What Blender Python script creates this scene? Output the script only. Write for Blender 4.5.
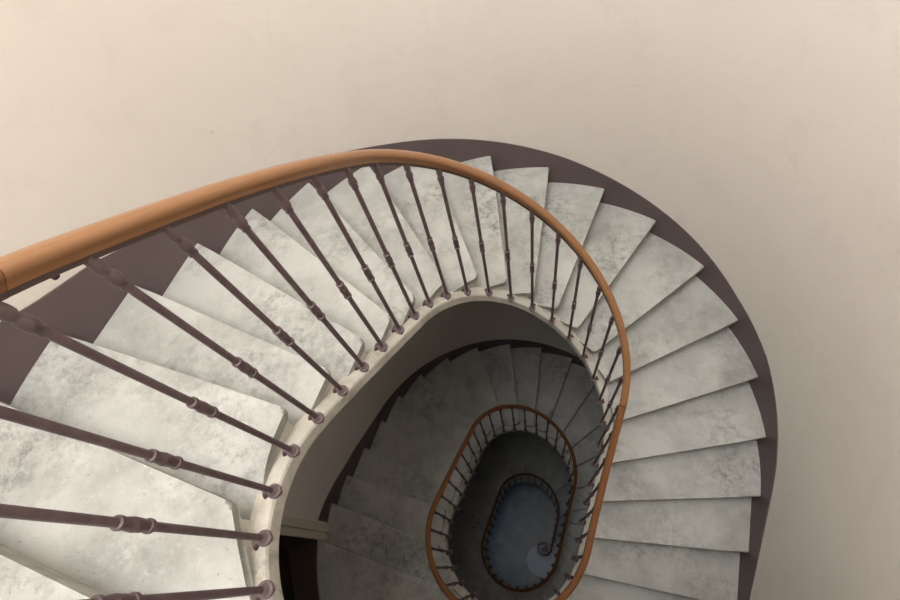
import bpy, bmesh, math, random
from mathutils import Vector, Matrix

random.seed(7)
C = bpy.context.scene.collection
for o in list(bpy.data.objects):
    bpy.data.objects.remove(o)

# ------------------------------------------------------------------ camera, world, light, exposure
# depths ("z" below) are measured downwards from the camera, metres; ZF is the camera height
ZF = 12.22
CD = (0.14450407, 0.46450213, 0.87370267)
CU = (0.07579558, -0.885572, 0.4582764)
CR = (0.986596982, 0.0, -0.16317597)
right = Vector((CR[0], CU[0], -CD[0]))
up = -Vector((CR[1], CU[1], -CD[1]))
fwd = Vector((CR[2], CU[2], -CD[2]))
cam = bpy.data.objects.new('camera', bpy.data.cameras.new('camera'))
C.objects.link(cam)
m = Matrix.Identity(4)
for r_ in range(3):
    m[r_][0] = right[r_]
    m[r_][1] = up[r_]
    m[r_][2] = -fwd[r_]
m[2][3] = ZF
cam.matrix_world = m
cam.data.sensor_width = 36
cam.data.lens = 500.05 / 900 * 36
cam.data.clip_start = 0.01
bpy.context.scene.camera = cam

w = bpy.data.worlds.new('world')
bpy.context.scene.world = w
w.use_nodes = True
w.node_tree.nodes['Background'].inputs[0].default_value = (0.75, 0.85, 1.0, 1)
w.node_tree.nodes['Background'].inputs[1].default_value = 0.3


def area(name, loc, size, energy, col, target, sy=None):
    l = bpy.data.lights.new(name, 'AREA')
    l.energy = energy
    l.color = col
    l.size = size
    if sy:
        l.shape = 'RECTANGLE'
        l.size_y = sy
    o = bpy.data.objects.new(name, l)
    C.objects.link(o)
    o.location = loc
    o.rotation_euler = (Vector(target) - Vector(loc)).to_track_quat('-Z', 'Y').to_euler()
    return o


CEIL = ZF + 4.4
area('skylight_daylight', (-0.72, 0.55, CEIL - 0.06), 1.8, 92, (1.0, 0.98, 0.955), (-0.72, 0.55, 0), 1.8)
area('added_window_fill', (-1.02, -0.82, ZF + 2.2), 1.7, 118, (1.0, 0.985, 0.965), (0.9, 1.6, ZF + 0.2), 2.0)  # soft fill added above the camera, aimed to even out the walls
area('entrance_daylight', (-1.62, 0.65, 1.35), 1.1, 2.4, (0.46, 0.70, 1.0), (0.6, 0.6, 0.3), 1.9)

vs = bpy.context.scene.view_settings
vs.view_transform = 'Standard'
vs.look = 'None'
vs.gamma = 1
vs.use_curve_mapping = False
vs.exposure = 0.44

# ------------------------------------------------------------------ plan of the stair
CX, CY, PHI, LL, R1, R2, S0 = -0.12211, 0.58699, 0.24746, 0.73718, 0.52353, 0.53505, -0.84331
N = 37
WALL = 1.137
Z0, F, A1, B1, A2, B2 = 1.77859, 3.47413, -0.07968, -0.02981, 0.01013, 0.002
F2 = 0.917
ZT, HH = 1.36487, 0.16543          # nosing depth of edge 0, riser; 21 risers a storey
UX = (math.sin(PHI), math.cos(PHI))
WX = (math.cos(PHI), -math.sin(PHI))


def stadium(extra, n=300):
    r1, r2 = R1 + extra, R2 + extra
    a = math.asin((r1 - r2) / LL)
    c1 = (CX + UX[0] * LL / 2, CY + UX[1] * LL / 2)
    c2 = (CX - UX[0] * LL / 2, CY - UX[1] * LL / 2)
    P = []

    def arc(c, r, t0, t1, k):
        for j in range(k + 1):
            t = t0 + (t1 - t0) * j / k
            P.append((c[0] + r * (math.cos(t) * WX[0] + math.sin(t) * UX[0]),
                      c[1] + r * (math.cos(t) * WX[1] + math.sin(t) * UX[1])))

    def line(q):
        p = P[-1]
        for j in range(1, 60):
            P.append((p[0] + (q[0] - p[0]) * j / 60, p[1] + (q[1] - p[1]) * j / 60))
    arc(c1, r1, math.pi + a, -a, n)
    t = -a
    line((c2[0] + r2 * (math.cos(t) * WX[0] + math.sin(t) * UX[0]), c2[1] + r2 * (math.cos(t) * WX[1] + math.sin(t) * UX[1])))
    arc(c2, r2, -a, -math.pi + a, n)
    line(P[0])
    P.append(P[0])
    s = [0.0]
    for p, q in zip(P, P[1:]):
        s.append(s[-1] + math.hypot(q[0] - p[0], q[1] - p[1]))
    return P, s


import bisect


def sample(ps, d):
    P, s = ps
    d = d % s[-1]
    j = min(max(bisect.bisect_right(s, d) - 1, 0), len(P) - 2)
    t = (d - s[j]) / max(s[j + 1] - s[j], 1e-9)
    return (P[j][0] + (P[j + 1][0] - P[j][0]) * t, P[j][1] + (P[j + 1][1] - P[j][1]) * t)


WELL = stadium(0)
WALLC = stadium(WALL)
SP = WELL[1][-1]
SW = WALLC[1][-1]


def pos(i, off=0.0):
    """point on the well curve at baluster index i, moved off metres towards the wall"""
    d = i / N * SP + S0
    p = sample(WELL, d)
    if off == 0:
        return p
    a, b = sample(WELL, d - .01), sample(WELL, d + .01)
    tx, ty = b[0] - a[0], b[1] - a[1]
    l = math.hypot(tx, ty)
    return (p[0] - ty / l * off, p[1] + tx / l * off)


def tang(i):
    d = i / N * SP + S0
    a, b = sample(WELL, d - .01), sample(WELL, d + .01)
    l = math.hypot(b[0] - a[0], b[1] - a[1])
    return ((b[0] - a[0]) / l, (b[1] - a[1]) / l)


def wpos(wv, off=0.0):
    off += .024 * math.exp(-(((wv % SW) - 3.35) / .85) ** 2)   # the wall bulges a little here
    p = sample(WALLC, wv)
    if off == 0:
        return p
    a, b = sample(WALLC, wv - .01), sample(WALLC, wv + .01)
    tx, ty = b[0] - a[0], b[1] - a[1]
    l = math.hypot(tx, ty)
    return (p[0] - ty / l * off, p[1] + tx / l * off)


def zb(i):
    """depth of the baluster feet at baluster index i"""
    t = i / N
    q = 2 * math.pi * t
    z = Z0 + F * (t + A1 * math.cos(q) + B1 * math.sin(q) + A2 * math.cos(2 * q) + B2 * math.sin(2 * q))
    r = min(max((i - (N + 17)) / (N - 21), 0), 1)
    if i < 4:
        z -= .008 * math.exp(-(min(i + 1, 0) / 4) ** 2 - (max(i + 1, 0) / 2) ** 2)
    return z + F2 * r


# nosing edges: (inner baluster index, wall arc length, depth)
E_I = {-1: -3.8, 0: -1.2, 1: .9, 2: 2.45, 3: 4.0, 4: 5.5, 5: 7.0, 6: 8.45, 7: 9.8, 8: 10.95, 9: 12.03, 10: 13.08, 11: 14.12,
       12: 15.2, 13: 16.45, 14: 18.1, 15: 19.95, 16: 21.85, 17: 23.7, 18: 25.5, 19: 27.3}
E_W = {-1: -1.342, 0: -1.022, 1: -.737, 2: -.42, 3: -.075, 4: .285, 5: .66, 6: 1.06, 7: 1.475, 8: 1.907, 9: 2.323, 10: 2.739,
       11: 3.155, 12: 3.605, 13: 4.021, 14: 4.41, 15: 4.80, 16: 5.178, 17: 5.545, 18: 5.90, 19: 6.26}
EDGES = []
EDGES.append((-9.8, 6.26 - SW, ZT - 2 * HH))
for k in range(-1, 20):
    EDGES.append((E_I[k], E_W[k], ZT + HH * k))
FIRST_FLIGHT_END = len(EDGES) - 1            # edge 19
for k in range(-1, 16):
    EDGES.append((E_I[k] + N, E_W[k] + SW, ZT + HH * (k + 21)))
zs, ze = EDGES[-1][2], ZT - HH + 2 * F + F2
i0_, w0_ = EDGES[-1][0], EDGES[-1][1]
for j in range(1, 11):
    EDGES.append((i0_ + (2 * N - 6.2 - i0_) * j / 10, w0_ + (2 * SW - 2.6 - w0_) * j / 10, zs + (ze - zs) * j / 11))
SECOND_FLIGHT_END = len(EDGES) - 1
for k in range(-1, 17):
    EDGES.append((E_I[k] + 2 * N, E_W[k] + 2 * SW, ZT + HH * k + 2 * F + F2))
LAST = len(EDGES) - 1
ZFLOOR = EDGES[-1][2] + 2 * HH
ZF_FIX = ZF - ZFLOOR                          # world height of the ground floor (close to 0)


def W(p, z):
    return Vector((p[0], p[1], ZF - z))


def nose_inner(i):
    es = [e[0] for e in EDGES]
    j = min(max(bisect.bisect_right(es, i) - 1, 0), len(EDGES) - 2)
    a, b = EDGES[j], EDGES[j + 1]
    return a[2] + (b[2] - a[2]) * min(max((i - a[0]) / (b[0] - a[0]), 0), 1.2)


def string_low(i):
    return sum(nose_inner(i + j * .2) for j in range(-6, 7)) / 13 + .232


# nosing depth along the wall, smoothed
def nose_wall(wv):
    ws = [e[1] for e in EDGES]
    j = min(max(bisect.bisect_right(ws, wv) - 1, 0), len(EDGES) - 2)
    a, b = EDGES[j], EDGES[j + 1]
    t = min(max((wv - a[1]) / (b[1] - a[1]), 0), 1.2)
    return a[2] + (b[2] - a[2]) * t


def nose_smooth(wv, r=.45):
    return sum(nose_wall(wv + r * (j / 6)) for j in range(-6, 7)) / 13


# ------------------------------------------------------------------ materials
def mat(name, col, rough=.6, metal=0):
    M = bpy.data.materials.new(name)
    M.use_nodes = True
    b = M.node_tree.nodes['Principled BSDF']
    b.inputs['Base Color'].default_value = (*col, 1)
    b.inputs['Roughness'].default_value = rough
    b.inputs['Metallic'].default_value = metal
    return M


def nodes(M):
    nt = M.node_tree
    return nt, nt.nodes, nt.links, nt.nodes['Principled BSDF']


def noise(nt, scale, detail=6, rough=.6, dist=0, vec=None):
    n = nt.nodes.new('ShaderNodeTexNoise')
    n.inputs['Scale'].default_value = scale
    n.inputs['Detail'].default_value = detail
    n.inputs['Roughness'].default_value = rough
    n.inputs['Distortion'].default_value = dist
    if vec:
        nt.links.new(vec, n.inputs['Vector'])
    return n.outputs[0]


def ramp(nt, fac, stops):
    r = nt.nodes.new('ShaderNodeValToRGB')
    el = r.color_ramp.elements
    while len(el) < len(stops):
        el.new(.5)
    for e, (p, c) in zip(el, stops):
        e.position = p
        e.color = (*c, 1) if len(c) == 3 else c
    nt.links.new(fac, r.inputs[0])
    return r.outputs[0]


def mix(nt, fac, a, b, mode='MIX'):
    x = nt.nodes.new('ShaderNodeMix')
    x.data_type = 'RGBA'
    x.blend_type = mode
    if isinstance(fac, float):
        x.inputs[0].default_value = fac
    else:
        nt.links.new(fac, x.inputs[0])
    for s, v in ((6, a), (7, b)):
        if isinstance(v, tuple):
            x.inputs[s].default_value = (*v, 1)
        else:
            nt.links.new(v, x.inputs[s])
    return x.outputs[2]


def bump(nt, h, strength, dist=.01):
    b = nt.nodes.new('ShaderNodeBump')
    b.inputs['Strength'].default_value = strength
    b.inputs['Distance'].default_value = dist
    nt.links.new(h, b.inputs['Height'])
    nt.links.new(b.outputs[0], nt.nodes['Principled BSDF'].inputs['Normal'])


def objcoord(nt):
    t = nt.nodes.new('ShaderNodeTexCoord')
    return t.outputs['Object']


G = (0, 0, 0)
H1 = (1, 1, 1)


def make_worn_paint(name, base, grey, dark):
    M = mat(name, base, .55)
    nt, _, lk, b = nodes(M)
    v = objcoord(nt)
    oi = nt.nodes.new('ShaderNodeObjectInfo')
    ad = nt.nodes.new('ShaderNodeVectorMath')
    ad.operation = 'MULTIPLY_ADD'
    ad.inputs[1].default_value = (1, 1, 1)
    cm = nt.nodes.new('ShaderNodeCombineXYZ')
    ml = nt.nodes.new('ShaderNodeMath')
    ml.operation = 'MULTIPLY'
    ml.inputs[1].default_value = 37
    lk.new(oi.outputs['Random'], ml.inputs[0])
    for q_ in range(3):
        lk.new(ml.outputs[0], cm.inputs[q_])
    lk.new(v, ad.inputs[0])
    lk.new(cm.outputs[0], ad.inputs[2])
    v = ad.outputs[0]
    big = ramp(nt, noise(nt, 3.2, 9, .66, .1, v), [(.44, G), (.68, H1)])
    c = mix(nt, big, base, grey)
    spot = noise(nt, 1.7, 3, .5, 0, v)
    mid = noise(nt, 17, 9, .78, .15, v)
    mm = nt.nodes.new('ShaderNodeMath')
    mm.operation = 'MULTIPLY'
    lk.new(ramp(nt, spot, [(.46, G), (.66, H1)]), mm.inputs[0])
    lk.new(ramp(nt, mid, [(.45, G), (.64, (.9,) * 3)]), mm.inputs[1])
    c = mix(nt, mm.outputs[0], c, dark)
    fine = ramp(nt, noise(nt, 75, 3, .6, 0, v), [(.66, G), (.74, (.6,) * 3)])
    c = mix(nt, fine, c, dark)
    light = ramp(nt, noise(nt, 24, 6, .7, .1, v), [(.58, G), (.70, (.6,) * 3)])
    c = mix(nt, light, c, tuple(min(1, x * 1.12) for x in base))
    # thin cracks in the paint
    vo = nt.nodes.new('ShaderNodeTexVoronoi')
    vo.feature = 'DISTANCE_TO_EDGE'
    vo.inputs['Scale'].default_value = 5
    dv = nt.nodes.new('ShaderNodeVectorMath')
    dv.operation = 'ADD'
    nz = nt.nodes.new('ShaderNodeTexNoise')
    nz.inputs['Scale'].default_value = 5
    lk.new(v, nz.inputs['Vector'])
    sc = nt.nodes.new('ShaderNodeVectorMath')
    sc.operation = 'SCALE'
    sc.inputs[3].default_value = .25
    lk.new(nz.outputs[1], sc.inputs[0])
    lk.new(v, dv.inputs[0])
    lk.new(sc.outputs[0], dv.inputs[1])
    lk.new(dv.outputs[0], vo.inputs['Vector'])
    cr = ramp(nt, vo.outputs['Distance'], [(.0, (.22,) * 3), (.005, G)])
    c = mix(nt, cr, c, dark)
    lk.new(c, b.inputs['Base Color'])
    bump(nt, noise(nt, 14, 8, .7, .5, v), .25, .01)
    return M


M_TREAD = make_worn_paint('worn_white_tread_paint', (.45, .456, .435), (.305, .307, .288), (.14, .14, .13))
M_RISER = make_worn_paint('worn_white_riser_paint', (.42, .415, .38), (.31, .30, .265), (.21, .19, .165))
M_NOSING = make_worn_paint('worn_shaded_nosing_edge', (.36, .355, .325), (.22, .215, .19), (.12, .11, .095))  # grey wear, with each step's shadow line also put into the colour
M_STRING = make_worn_paint('worn_white_string_paint', (.60, .58, .52), (.46, .44, .38), (.30, .27, .22))

M_WALL = mat('cream_wall_plaster', (.66, .60, .52), .75)
nt, _, lk, b = nodes(M_WALL)
v = objcoord(nt)
c = mix(nt, ramp(nt, noise(nt, .9, 6, .6, .3, v), [(.35, G), (.75, H1)]), (.735, .691, .642), (.70, .651, .60))
c = mix(nt, ramp(nt, noise(nt, 4, 8, .7, .6, v), [(.52, G), (.80, (.6,) * 3)]), c, (.62, .565, .51))
c = mix(nt, ramp(nt, noise(nt, 23, 3, .5, 0, v), [(.76, G), (.79, (.5,) * 3)]), c, (.42, .36, .30))
lk.new(c, b.inputs['Base Color'])
bump(nt, noise(nt, 7, 8, .65, .2, v), .12, .02)

M_BAND = mat('aubergine_band_paint', (.105, .075, .077), .5)
nt, _, lk, b = nodes(M_BAND)
c = mix(nt, noise(nt, 3, 6, .6, .3, objcoord(nt)), (.095, .068, .071), (.118, .085, .086))
lk.new(c, b.inputs['Base Color'])

M_IRON = mat('aubergine_iron_paint', (.085, .055, .058), .42)
nt, _, lk, b = nodes(M_IRON)
c = mix(nt, ramp(nt, noise(nt, 40, 4, .6, 0, objcoord(nt)), [(.35, G), (.75, H1)]), (.075, .048, .052), (.115, .078, .080))
lk.new(c, b.inputs['Base Color'])
M_WORN = mat('worn_iron_collar_paint', (.145, .108, .117), .35, .0)

M_DARKIRON = mat('dark_iron_bar', (.05, .03, .025), .5)


def make_wood(name, a, d):
    M = mat(name, a, .33)
    nt, _, lk, b = nodes(M)
    at = nt.nodes.new('ShaderNodeUVMap')
    mp = nt.nodes.new('ShaderNodeMapping')
    mp.inputs['Scale'].default_value = (2.2, 60, 1)
    lk.new(at.outputs[0], mp.inputs[0])
    g = ramp(nt, noise(nt, 3, 6, .65, .6, mp.outputs[0]), [(.36, G), (.68, H1)])
    c = mix(nt, g, a, d)
    lk.new(c, b.inputs['Base Color'])
    b.inputs['Coat Weight'].default_value = .25
    b.inputs['Coat Roughness'].default_value = .25
    return M


M_WOOD = make_wood('honey_oak_handrail', (.275, .135, .056), (.185, .080, .031))
M_WOOD2 = make_wood('brown_oak_handrail', (.20, .085, .033), (.14, .053, .019))
M_DOOR = mat('doorway_shade_leaf', (.012, .008, .006), .6)  # near black: the doorway's dark interior put into the leaf colour
M_JAMB = mat('brown_door_jamb', (.05, .03, .022), .6)
M_CASING = mat('cream_casing_paint', (.60, .55, .45), .55)
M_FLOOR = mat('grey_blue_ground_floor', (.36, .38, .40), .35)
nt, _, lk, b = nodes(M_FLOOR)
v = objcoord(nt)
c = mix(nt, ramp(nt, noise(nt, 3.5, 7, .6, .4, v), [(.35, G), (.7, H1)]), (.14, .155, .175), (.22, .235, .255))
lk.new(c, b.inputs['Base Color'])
M_CEIL = mat('white_ceiling_paint', (.75, .73, .68), .8)
M_STONE = mat('pale_stone_step', (.72, .74, .75), .5)
M_SOFFIT = mat('bounce_cut_soffit_brown', (.30, .25, .185), .8)  # unseen underside, coloured brown to cut bounce onto the flights below
M_GLASS = mat('frosted_skylight_pane', (.8, .85, .9), .6)
nt, _, lk, b = nodes(M_GLASS)
b.inputs['Emission Color'].default_value = (1, .97, .92, 1)
b.inputs['Emission Strength'].default_value = 1.5


# ------------------------------------------------------------------ builders
def link(name, bm, material, parent=None, smooth=False, angle=None):
    me = bpy.data.meshes.new(name)
    bmesh.ops.recalc_face_normals(bm, faces=bm.faces)
    if smooth:
        for f_ in bm.faces:
            f_.smooth = True
        if angle is not None:
            for e in bm.edges:
                if len(e.link_faces) == 2 and e.calc_face_angle(0) > angle:
                    e.smooth = False
    bm.to_mesh(me)
    bm.free()
    if material:
        me.materials.append(material)
    o = bpy.data.objects.new(name, me)
    C.objects.link(o)
    if parent:
        o.parent = parent
    return o


def structure(o):
    o['kind'] = 'structure'
    return o


def thing(name, label, cat, group=None):
    o = bpy.data.objects.new(name, None)
    C.objects.link(o)
    o['label'] = label
    o['category'] = cat
    if group:
        o['group'] = group
    return o


def lathe(prof, seg=14):
    """prof: list of (radius, height); closed at the ends"""
    bm = bmesh.new()
    rings = []
    for r, z in prof:
        rings.append([bm.verts.new((r * math.cos(2 * math.pi * k / seg), r * math.sin(2 * math.pi * k / seg), z)) for k in range(seg)])
    for a, c_ in zip(rings, rings[1:]):
        for k in range(seg):
            bm.faces.new((a[k], a[(k + 1) % seg], c_[(k + 1) % seg], c_[k]))
    bm.faces.new(rings[0])
    bm.faces.new(rings[-1])
    return bm


def box_bm(bm, p, axes, half):
    vs_ = []
    for sx in (-1, 1):
        for sy in (-1, 1):
            for sz in (-1, 1):
                vs_.append(bm.verts.new(Vector(p) + Vector(axes[0]) * sx * half[0] + Vector(axes[1]) * sy * half[1] + Vector(axes[2]) * sz * half[2]))
    for f_ in ((0, 1, 3, 2), (4, 6, 7, 5), (0, 4, 5, 1), (2, 3, 7, 6), (0, 2, 6, 4), (1, 5, 7, 3)):
        bm.faces.new([vs_[j] for j in f_])


# ------------------------------------------------------------------ the shell
DOOR_W0, DOOR_W1 = -2.33, -1.345             # doorway on the first landing below, along the wall
DOOR_Z1 = ZT + HH * 20                        # its threshold (landing level)
DOOR_Z0 = DOOR_Z1 - 2.12

bm = bmesh.new()
ws_ = sorted(set([round(SW * j / 160, 4) for j in range(160)] + [round(DOOR_W0 + SW, 4), round(DOOR_W1 + SW, 4)]))
ws_ = [x for x in ws_ if not any(0 < abs(x - d) < .03 for d in (round(DOOR_W0 + SW, 4), round(DOOR_W1 + SW, 4)))]
zl = [-4.4, -2.6, -1.0, 0, 1, 2, DOOR_Z0, 3.6, DOOR_Z1, 6, 7.5, 9, 10.5, ZFLOOR + .02]
grid = [[bm.verts.new(W(wpos(x), z)) for z in zl] for x in ws_]
for j in range(len(ws_)):
    k = (j + 1) % len(ws_)
    mid = (ws_[j] + (ws_[k] if k else SW)) / 2
    for q in range(len(zl) - 1):
        zm = (zl[q] + zl[q + 1]) / 2
        if DOOR_W0 + SW < mid < DOOR_W1 + SW and DOOR_Z0 < zm < DOOR_Z1:
            continue
        bm.faces.new((grid[j][q], grid[k][q], grid[k][q + 1], grid[j][q + 1]))
structure(link('wall_round', bm, M_WALL, smooth=True))

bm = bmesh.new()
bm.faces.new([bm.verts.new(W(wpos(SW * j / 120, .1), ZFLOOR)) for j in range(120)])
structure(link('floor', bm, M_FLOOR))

# ceiling with its skylight
bm = bmesh.new()
out = [bm.verts.new((*wpos(SW * j / 120, .1), CEIL)) for j in range(120)]
SKX, SKY = -.72, .55
inn = []
for j in range(120):
    p = wpos(SW * j / 120, .1)
    dx, dy = p[0] - SKX, p[1] - SKY
    s_ = min(.95 / max(abs(dx), 1e-6), .95 / max(abs(dy), 1e-6))
    inn.append(bm.verts.new((SKX + dx * s_, SKY + dy * s_, CEIL)))
for j in range(120):
    k = (j + 1) % 120
    bm.faces.new((out[j], out[k], inn[k], inn[j]))
structure(link('ceiling', bm, M_CEIL))
bm = bmesh.new()
for (p, h) in (((-.94, 0), (.03, .97, .12)), ((.94, 0), (.03, .97, .12)), ((0, -.94), (.95, .03, .12)), ((0, .94), (.95, .03, .12)), ((0, 0), (.02, .95, .03))):
    box_bm(bm, (SKX + p[0], SKY + p[1], CEIL + .1), ((1, 0, 0), (0, 1, 0), (0, 0, 1)), h)
wf = structure(link('window_1', bm, M_CEIL))
bm = bmesh.new()
box_bm(bm, (SKX, SKY, CEIL + .21), ((1, 0, 0), (0, 1, 0), (0, 0, 1)), (.95, .95, .01))
link('pane', bm, M_GLASS, wf)

# doorway: jambs, leaf, casing, threshold
tdir = Vector((*[b_ - a_ for a_, b_ in zip(wpos(DOOR_W0 + .01), wpos(DOOR_W1 - .01))], 0)).normalized()
ndir = Vector((-tdir.y, tdir.x, 0))           # outwards
pa, pb = Vector((*wpos(DOOR_W0), 0)), Vector((*wpos(DOOR_W1), 0))
mid = (pa + pb) / 2
half = (pb - pa).length / 2
ext = 0.10
zmid = ZF - (DOOR_Z0 + DOOR_Z1) / 2
zh = (DOOR_Z1 - DOOR_Z0) / 2
ax = (tdir, ndir, Vector((0, 0, 1)))
bm = bmesh.new()
for sgn, c_ in ((-1, pa), (1, pb)):
    p = c_ + tdir * sgn * .032 + ndir * .15
    box_bm(bm, (p.x, p.y, zmid), ax, (.030, .14, zh + .03))
p = mid + ndir * .2
box_bm(bm, (p.x, p.y, ZF - DOOR_Z0 + .03), ax, (half + .06, .21, .03))
box_bm(bm, (p.x, p.y, ZF - DOOR_Z1 - .03), ax, (half + .008, .19, .025))
dj = structure(link('door_1', bm, M_JAMB))
bm = bmesh.new()
p = mid + ndir * .30
box_bm(bm, (p.x, p.y, zmid), ax, (half + .05, .02, zh + .05))
for zc_, hz in ((zmid + .5, .42), (zmid - .52, .42)):
    for sx in (-.5, .5):
        q = p + tdir * sx * half * .95 - ndir * .025
        box_bm(bm, (q.x, q.y, zc_), ax, (half * .38, .012, hz))
link('leaf', bm, M_DOOR, dj)
bm = bmesh.new()
q = p + tdir * half * .75 - ndir * .06
bmesh.ops.create_uvsphere(bm, u_segments=14, v_segments=10, radius=.032, matrix=Matrix.Translation((q.x, q.y, zmid - .05)))
link('knob', bm, M_DARKIRON, dj, smooth=True)
# casing: two stepped boards, following the wall
for sgn in (1, -1):
    bm = bmesh.new()
    base = DOOR_W1 if sgn > 0 else DOOR_W0
    zbot = EDGES[FIRST_FLIGHT_END + 2][2] + .001 if sgn > 0 else DOOR_Z1
    for a0, a1, th in ((0.0, .058, .024), (.058, .066, .006), (.066, .132, .038)):
        u0, u1 = base + sgn * a0, base + sgn * a1
        for (za, zc2) in ((DOOR_Z0 - .13, zbot),):
            v_ = [W(wpos(u, o_), z) for u in (u0, u1) for o_ in (.005, -th) for z in (za, zc2)]
            v_ = [bm.verts.new(x) for x in v_]
            for f_ in ((0, 1, 3, 2), (4, 6, 7, 5), (0, 4, 5, 1), (2, 3, 7, 6), (0, 2, 6, 4), (1, 5, 7, 3)):
                bm.faces.new([v_[j] for j in f_])
    structure(link('trim_1', bm, M_CASING))

# sash window added out of view behind the camera, to carry the fill light
wc = Vector((-1.09, -.91, ZF + 2.2))
wn = Vector((.62, .785, 0)).normalized()
wt = Vector((wn.y, -wn.x, 0))
wz = Vector((0, 0, 1))
bm = bmesh.new()
for dx in (-.82, -.27, .27, .82):
    box_bm(bm, wc + wt * dx, (wt, wn, wz), (.03, .03, 1.05))
for dz in (-1.03, -.35, .35, 1.03):
    box_bm(bm, wc + wz * dz, (wt, wn, wz), (.84, .028, .03))
w2 = structure(link('added_window', bm, M_CASING))
bm = bmesh.new()
box_bm(bm, wc - wn * .02, (wt, wn, wz), (.82, .006, 1.03))
link('pane', bm, M_GLASS, w2)  # glowing pane of the added window

# painted band along each flight (a thin skirting following the slope)
BAND = [(-9, .15), (-.7, .16), (-.45, .195), (.3, .15), (1.2, .125), (1.8, .135), (2.4, .137), (3.0, .12), (3.9, .117), (4.35, .175), (5.6, .175), (7, .15)]


def band_h(wv):
    wv = (wv + SW - 7) % SW - (SW - 7)
    for a, b in zip(BAND, BAND[1:]):
        if wv <= b[0]:
            return a[1] + (b[1] - a[1]) * (wv - a[0]) / (b[0] - a[0])
    return .15




def band(name, wa, wb, skip=None):
    bm = bmesh.new()
    prev = None
    n = int((wb - wa) / .06) + 1
    for j in range(n + 1):
        x = wa + (wb - wa) * j / n
        zt = nose_smooth(x) - band_h(x)
        zbm = nose_wall(x) + .28
        cur = None
        if not (skip and skip[0] < x < skip[1]):
            cur = [bm.verts.new(W(wpos(x, o_), z)) for o_, z in ((.004, zt), (-.006, zt), (-.006, zbm), (.004, zbm))]
            if prev:
                for k in range(4):
                    bm.faces.new((prev[k], prev[(k + 1) % 4], cur[(k + 1) % 4], cur[k]))
        prev = cur
    structure(link(name, bm, M_BAND, smooth=True, angle=.6))


band('trim_2', EDGES[0][1] + .3, EDGES[FIRST_FLIGHT_END][1])
band('trim_3', EDGES[FIRST_FLIGHT_END][1], EDGES[SECOND_FLIGHT_END][1], (SW + DOOR_W0 - .135, SW + DOOR_W1 + .13))
band('trim_4', EDGES[SECOND_FLIGHT_END][1], EDGES[LAST][1])

# ------------------------------------------------------------------ the stairs
T_IN = .080                                    # tread end, from the baluster line
T_TH = .042


def tread_outline(e0, e1, back=.06, curl=None):
    """plan polygon of the tread between upper edge e0 and its own nosing e1"""
    sp = SP / N
    i0, w0_, _ = e0
    i1, w1_, _ = e1
    i0b, w0b = i0 - back / sp, w0_ - back
    ni = max(4, int((i1 - i0b) * 1.5))
    nw = max(5, int((w1_ - w0b) / .05))
    inner = [pos(i0b + (i1 - i0b) * j / ni, T_IN) for j in range(ni + 1)]
    outer = [wpos(w0b + (w1_ - w0b) * j / nw, -.008) for j in range(nw + 1)]
    # round the free corner of the nosing
    c_ = Vector(inner[-1])
    a_ = (Vector(inner[-2]) - c_)
    d_ = (Vector(outer[-1]) - c_)
    rr = .022
    p1 = c_ + a_.normalized() * min(rr, a_.length * .8)
    p2 = c_ + d_.normalized() * rr
    corner = []
    for j in range(5):
        t = j / 4
        corner.append(tuple(p1 * (1 - t) ** 2 + c_ * 2 * t * (1 - t) + p2 * t * t))
    front = [tuple(p2 + (Vector(outer[-1]) - p2) * j / 8) for j in range(1, 8)]
    return inner[:-1], corner, front, outer[::-1]


def tread_mesh(e0, e1, outline=None):
    inner, corner, front, outer = outline or tread_outline(e0, e1)
    z = e1[2]
    loop = inner + corner + front + outer
    bm = bmesh.new()
    top = [bm.verts.new(W(p, z)) for p in loop]
    bot = [bm.verts.new(W(p, z + T_TH)) for p in loop]
    n = len(loop)
    ft = bm.faces.new(top)
    bm.faces.new(bot[::-1])
    for j in range(n):
        bm.faces.new((top[j], bot[j], bot[(j + 1) % n], top[(j + 1) % n]))
    nb = len(inner) + len(corner) + len(front)
    ed = []
    for vs2 in (top, bot):
        for j in range(nb):
            e = bm.edges.get((vs2[j], vs2[(j + 1) % n]))
            if e:
                ed.append(e)
    bmesh.ops.bevel(bm, geom=ed, offset=.013, segments=3, profile=.5, affect='EDGES')
    big = [f_ for f_ in bm.faces if len(f_.verts) > 8]
    bmesh.ops.triangulate(bm, faces=big)
    return bm


def riser_mesh(e, zlow):
    """vertical board under nosing e, down to depth zlow"""
    sp = SP / N
    a0 = Vector(pos(e[0] - .042 / sp, T_IN + .022))
    a1 = Vector(wpos(e[1] - .042, -.009))
    d = (a1 - a0).normalized()
    n_ = Vector((d.y, -d.x))
    bm = bmesh.new()
    half_t = .010
    vs2 = []
    for p in (a0, a1):
        for s_ in (-1, 1):
            for z in (e[2] + T_TH * .6, zlow):
                q = p + n_ * s_ * half_t
                vs2.append(bm.verts.new(W(q, z)))
    for f_ in ((0, 1, 3, 2), (4, 6, 7, 5), (0, 4, 5, 1), (2, 3, 7, 6), (0, 2, 6, 4), (1, 5, 7, 3)):
        bm.faces.new([vs2[j] for j in f_])
    return bm


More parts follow.
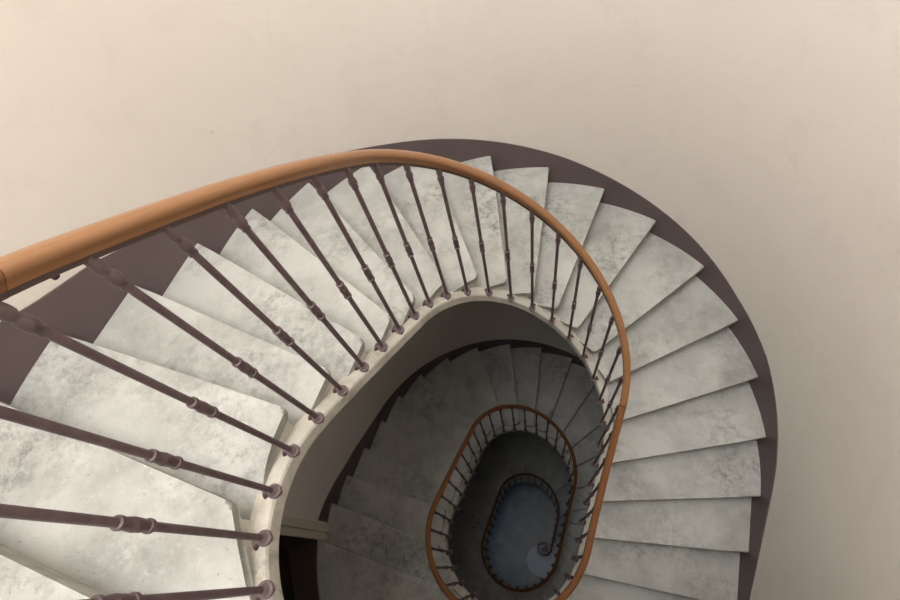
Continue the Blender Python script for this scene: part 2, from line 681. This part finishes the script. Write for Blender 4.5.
def string_mesh(j0, j1, ext0=0, ext1=0):
    """cut string: stepped on top, sloping below, from edge j0 to edge j1"""
    bm = bmesh.new()
    sp = SP / N
    cols = []
    for j in range(j0 + 1, j1 + 1):
        a, b_ = EDGES[j - 1][0] - .03 / sp, EDGES[j][0] - .03 / sp
        n = max(3, int((b_ - a) / .3))
        for q in range(n + 1):
            cols.append((a + (b_ - a) * q / n, EDGES[j][2] + T_TH - .002))
    prev = None
    for i, zt in cols:
        zlow = max(string_low(i), zt + .008)
        pr = [(.092, zt), (.092, zlow), (.13, zlow), (.13, zt)]
        prev = ring(bm, i, pr, prev)
    bm.faces.new(prev[::-1])
    # the smooth sloping outer string that carries the baluster brackets
    prev = None
    a, b_ = cols[0][0], cols[-1][0]
    n = int((b_ - a) / .25)
    for q in range(n + 1):
        i = a + (b_ - a) * q / n
        zl_ = string_low(i)
        zt = zl_ - .092
        pr = [(.044, zt), (.036, zt + .004), (.031, zt + .013), (.030, zl_ - .02), (.036, zl_ - .005), (.052, zl_), (.094, zl_), (.094, zt)]
        prev = ring(bm, i, pr, prev)
    bm.faces.new(prev[::-1])
    return bm


def ring(bm, i, pr, prev):
    cur = [bm.verts.new(W(pos(i, o_), z)) for o_, z in pr]
    if prev:
        for k in range(len(pr)):
            bm.faces.new((prev[k], prev[(k + 1) % len(pr)], cur[(k + 1) % len(pr)], cur[k]))
    else:
        bm.faces.new(cur)
    return cur


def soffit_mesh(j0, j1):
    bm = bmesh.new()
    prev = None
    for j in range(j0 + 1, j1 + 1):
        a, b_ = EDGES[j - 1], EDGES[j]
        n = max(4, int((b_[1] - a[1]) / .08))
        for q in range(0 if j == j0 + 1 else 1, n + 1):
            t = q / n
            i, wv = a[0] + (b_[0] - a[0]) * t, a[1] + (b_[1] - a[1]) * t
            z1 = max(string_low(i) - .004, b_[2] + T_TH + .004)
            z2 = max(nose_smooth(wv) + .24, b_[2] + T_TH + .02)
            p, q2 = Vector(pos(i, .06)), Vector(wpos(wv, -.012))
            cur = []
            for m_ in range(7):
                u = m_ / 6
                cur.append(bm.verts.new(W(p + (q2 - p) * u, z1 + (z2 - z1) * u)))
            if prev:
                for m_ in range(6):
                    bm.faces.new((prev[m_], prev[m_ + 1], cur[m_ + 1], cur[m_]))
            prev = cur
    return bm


def staircase(label, j0, j1, top_riser=True):
    t = thing('staircase', label, 'staircase', None)
    for j in range(j0 + 1, j1 + 1):
        s_ = link('step', tread_mesh(EDGES[j - 1], EDGES[j]), M_TREAD, t, smooth=True, angle=.7)
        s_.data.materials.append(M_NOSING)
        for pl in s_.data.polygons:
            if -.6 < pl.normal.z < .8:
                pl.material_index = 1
        zlow = EDGES[j + 1][2] if j < LAST else ZFLOOR - HH
        link('riser', riser_mesh(EDGES[j], zlow + .004), M_RISER, s_)
    link('string', string_mesh(j0, j1), M_STRING, t, smooth=True, angle=.5)
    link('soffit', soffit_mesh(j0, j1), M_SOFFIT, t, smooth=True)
    return t


staircase('upper flight of worn white painted steps winding round the open well, nearest the camera', 0, FIRST_FLIGHT_END)
staircase('middle flight of dim grey steps seen through the well below the upper flight', FIRST_FLIGHT_END, SECOND_FLIGHT_END)
low = staircase('lowest flight of nearly black steps circling down to the blue lit ground floor', SECOND_FLIGHT_END, LAST)

# curtail step at the bottom: swells into the well under the volute
VOL = (.19, .175)
e = EDGES[LAST]
inner = []
i_start = e[0] - .35
inner.append(pos(i_start, T_IN))
inner.append(pos(e[0] + .6, .02))
for a_ in range(0, 11):
    th = math.radians(62 + a_ * 22)
    rr = .285 + .05 * (a_ / 10)
    inner.append((VOL[0] - .005 + rr * math.cos(th), VOL[1] - .055 + rr * .98 * math.sin(th)))
corner = [(VOL[0] + .03, VOL[1] - .46)]
pw = wpos(2 * SW + 5.95, -.008)
front = [(corner[0][0] + (pw[0] - corner[0][0]) * j / 6, corner[0][1] + (pw[1] - corner[0][1]) * j / 6) for j in range(1, 6)]
w_a, w_b = e[1] - .045, 2 * SW + 5.95
outer = [wpos(w_b + (w_a - w_b) * j / 12, -.008) for j in range(13)]
eb = (e[0] + 3, 2 * SW + 5.95, e[2] + HH)
cs = link('curtail_step', tread_mesh(e, eb, (inner, corner, front, outer)), M_STONE, low, smooth=True, angle=.7)
bm = bmesh.new()
loop = inner + corner + front
n_ = len(loop)
cen = Vector((VOL[0] + .1, VOL[1]))
ups = []
for p in loop:
    q = Vector(p) + (cen - Vector(p)).normalized() * .03
    ups.append((bm.verts.new(W(q, eb[2] + T_TH - .004)), bm.verts.new(W(q, ZFLOOR - .001))))
for a_, c_ in zip(ups, ups[1:]):
    bm.faces.new((a_[0], a_[1], c_[1], c_[0]))
link('riser', bm, M_RISER, cs, smooth=True)


# ------------------------------------------------------------------ balustrades
RO = .056                                      # handrail axis above the baluster tops
# handrail section: (across, height)
TOP_PROF = [(-.0115, -.0255), (-.0135, -.019), (-.0148, -.013), (-.0190, -.008), (-.0205, -.001), (-.0190, .0065), (-.0135, .0125), (-.006, .015),
            (.006, .015), (.0135, .0125), (.0190, .0065), (.0205, -.001), (.0190, -.008), (.0148, -.013), (.0135, -.019), (.0115, -.0255)]
BAR_PROF = [(-.0095, -.0365), (-.0095, -.025), (.0095, -.025), (.0095, -.0365)]


def sweep(path, prof, uv=False):
    """path: list of world points; prof swept with its height kept vertical"""
    bm = bmesh.new()
    lay = bm.loops.layers.uv.new('UVMap') if uv else None
    rings = []
    L = [0]
    for a_, b_ in zip(path, path[1:]):
        L.append(L[-1] + (b_ - a_).length)
    for j, p in enumerate(path):
        a_, b_ = path[max(j - 1, 0)], path[min(j + 1, len(path) - 1)]
        t = (b_ - a_).normalized()
        side = Vector((t.y, -t.x, 0)).normalized()
        upv = side.cross(t).normalized()
        if upv.z < 0:
            upv = -upv
        rings.append([bm.verts.new(p + side * x + upv * y) for x, y in prof])
    k = len(prof)
    for j in range(len(rings) - 1):
        for q in range(k):
            f_ = bm.faces.new((rings[j][q], rings[j][(q + 1) % k], rings[j + 1][(q + 1) % k], rings[j + 1][q]))
            if uv:
                for lo, (a_, b_) in zip(f_.loops, ((j, q), (j, q + 1), (j + 1, q + 1), (j + 1, q))):
                    lo[lay].uv = (L[a_], b_ / k)
    bm.faces.new(rings[0])
    bm.faces.new(rings[-1][::-1])
    return bm


def rail_off(i):
    return .015 * math.exp(-((i - 18) / 4.5) ** 2)


def rail_path(ia, ib, step=.2):
    n = max(2, int((ib - ia) / step))
    return [W(pos(ia + (ib - ia) * j / n, rail_off(ia + (ib - ia) * j / n)), zb(ia + (ib - ia) * j / n) - 1 - RO) for j in range(n + 1)]


SHAFT = [(.0088, 0), (.0088, .458), (.0086, .46), (.0086, .905), (.0082, .91), (.0082, 1.022)]
KNOP = [(.0085, .452), (.0136, .4535), (.0142, .458), (.0136, .4625), (.0106, .464), (.0108, .470), (.0122, .474), (.0131, .486), (.0132, .496),
        (.0138, .498), (.0138, .502), (.0130, .504), (.0122, .516), (.0108, .524), (.0108, .528), (.0130, .530), (.0134, .535), (.0130, .540), (.0085, .542)]
FINIAL = [(.0085, .920), (.0108, .922), (.0114, .926), (.0100, .930), (.0102, .933), (.0126, .939), (.0140, .948), (.0134, .958), (.0108, .966),
          (.0096, .971), (.0096, .975), (.0120, .980), (.0126, .989), (.0122, .998), (.0106, 1.005), (.0106, 1.019)]
COLLAR = [(.006, -.034), (.011, -.030), (.0135, -.022), (.0115, -.012), (.0150, -.008), (.0205, -.005), (.0215, .001), (.0205, .007), (.0150, .011),
          (.0120, .020), (.0092, .026)]


def bracket_bm():
    # tapered peg from the collar back into the string (local +Y points to the string)
    bm = bmesh.new()
    rings = []
    for t, r, dz in ((0.004, .0085, -.012), (.018, .0085, -.014), (.026, .0115, -.016), (.036, .019, -.018)):
        rings.append([bm.verts.new((r * math.cos(2 * math.pi * k / 12), t, dz + r * 1.1 * math.sin(2 * math.pi * k / 12))) for k in range(12)])
    for a_, c_ in zip(rings, rings[1:]):
        for k in range(12):
            bm.faces.new((a_[k], a_[(k + 1) % 12], c_[(k + 1) % 12], c_[k]))
    bm.faces.new(rings[0])
    bm.faces.new(rings[-1])
    return bm


proto = None


def baluster(i, parent, name='baluster'):
    global proto
    p = W(pos(i), zb(i))
    tx, ty = tang(i)
    rot = math.atan2(ty, tx)                   # local +Y = left of travel = towards the wall
    rot += random.uniform(-.1, .1)
    if proto is None:
        o = link('baluster', lathe(SHAFT), M_IRON, parent, True, .6)
        kids = [link('knop', lathe(KNOP, 16), M_IRON, o, True, .6), link('finial', lathe(FINIAL, 16), M_IRON, o, True, .6),
                link('collar', lathe(COLLAR, 16), M_WORN, o, True, .6), link('bracket', bracket_bm(), M_IRON, o, True, .6)]
        proto = (o, kids)
    else:
        o = proto[0].copy()
        C.objects.link(o)
        o.parent = parent
        for ch in proto[1]:
            d = ch.copy()
            C.objects.link(d)
            d.parent = o
    o.location = p
    o.rotation_euler = (0, 0, rot)
    # small hand-made irregularity of lean
    return o


def rail_section(parent, ia, ib, material, extra=None):
    path = rail_path(ia, ib)
    if extra:
        path += extra
    h = link('handrail', sweep(path, TOP_PROF, True), material, parent, True, .9)
    link('iron_core', sweep(path, BAR_PROF), M_DARKIRON, h, True, .6)
    return h


b1 = thing('balustrade', 'upper balustrade with honey wood handrail and slender iron balusters, nearest the camera', 'railing')
rail_section(b1, -9.5, .30, M_WOOD2)
rail_section(b1, 0.315, 19.0, M_WOOD)
rail_section(b1, 19.03, 32.2, M_WOOD2)
for i in range(-9, 32):
    baluster(float(i), b1)
# screw under the rail beside the second baluster
sc_ = lathe([(.003, -.012), (.006, -.010), (.0065, -.002), (.0065, .004)], 10)
p = W(pos(.62), zb(.62) - 1 - RO + .042)
bmesh.ops.translate(sc_, verts=sc_.verts, vec=p)
link('screw', sc_, M_DARKIRON, b1, True)

b2 = thing('balustrade', 'middle balustrade whose orange brown handrail loops around the dark well below', 'railing')
rail_section(b2, 32.23, N + 19.3, M_WOOD2)
rail_section(b2, N + 19.33, 2 * N - 5.0, M_WOOD2)
for j in range(37):
    baluster(32.35 + j, b2)

b3 = thing('balustrade', 'lowest balustrade ending in a small volute above the blue ground floor', 'railing')
i_end = 2 * N + 23.2
# volute: the rail turns inwards in a tightening curl
path = []
p = Vector(pos(i_end))
t = Vector(tang(i_end))
z = zb(i_end) - 1 - RO
hd = math.atan2(t.y, t.x)
turn = 0
slope = .07
while turn < math.radians(520):
    f_ = turn / math.radians(520)
    Rr = .145 * (1 - f_) + .035 * f_
    ds = .02
    hd -= ds / Rr
    turn += ds / Rr
    p = p + Vector((math.cos(hd), math.sin(hd))) * ds
    z += ds * .6 * max(0, 1 - f_ * 5)
    path.append(W(p, z))
vol_end = path[-1]
rail_section(b3, 2 * N - 4.97, i_end, M_WOOD2, path)
for j in range(28):
    i = 2 * N - 4.65 + j
    if i < i_end:
        baluster(i, b3)
# newel under the volute
zt_c = ZF - eb[2]
hN = vol_end.z - .05 - zt_c
nw = lathe([(.05, 0), (.05, .03), (.034, .05), (.03, .09), (.042, .13), (.030, .18), (.024, .3), (.024, hN - .2), (.036, hN - .14), (.026, hN - .08), (.04, hN - .03), (.04, hN)], 18)
# centre of the curl
ctr = sum((path[-k] for k in range(1, 16)), Vector((0, 0, 0))) / 15
bmesh.ops.translate(nw, verts=nw.verts, vec=(ctr.x, ctr.y, zt_c))
link('newel_post', nw, M_IRON, b3, True, .6)
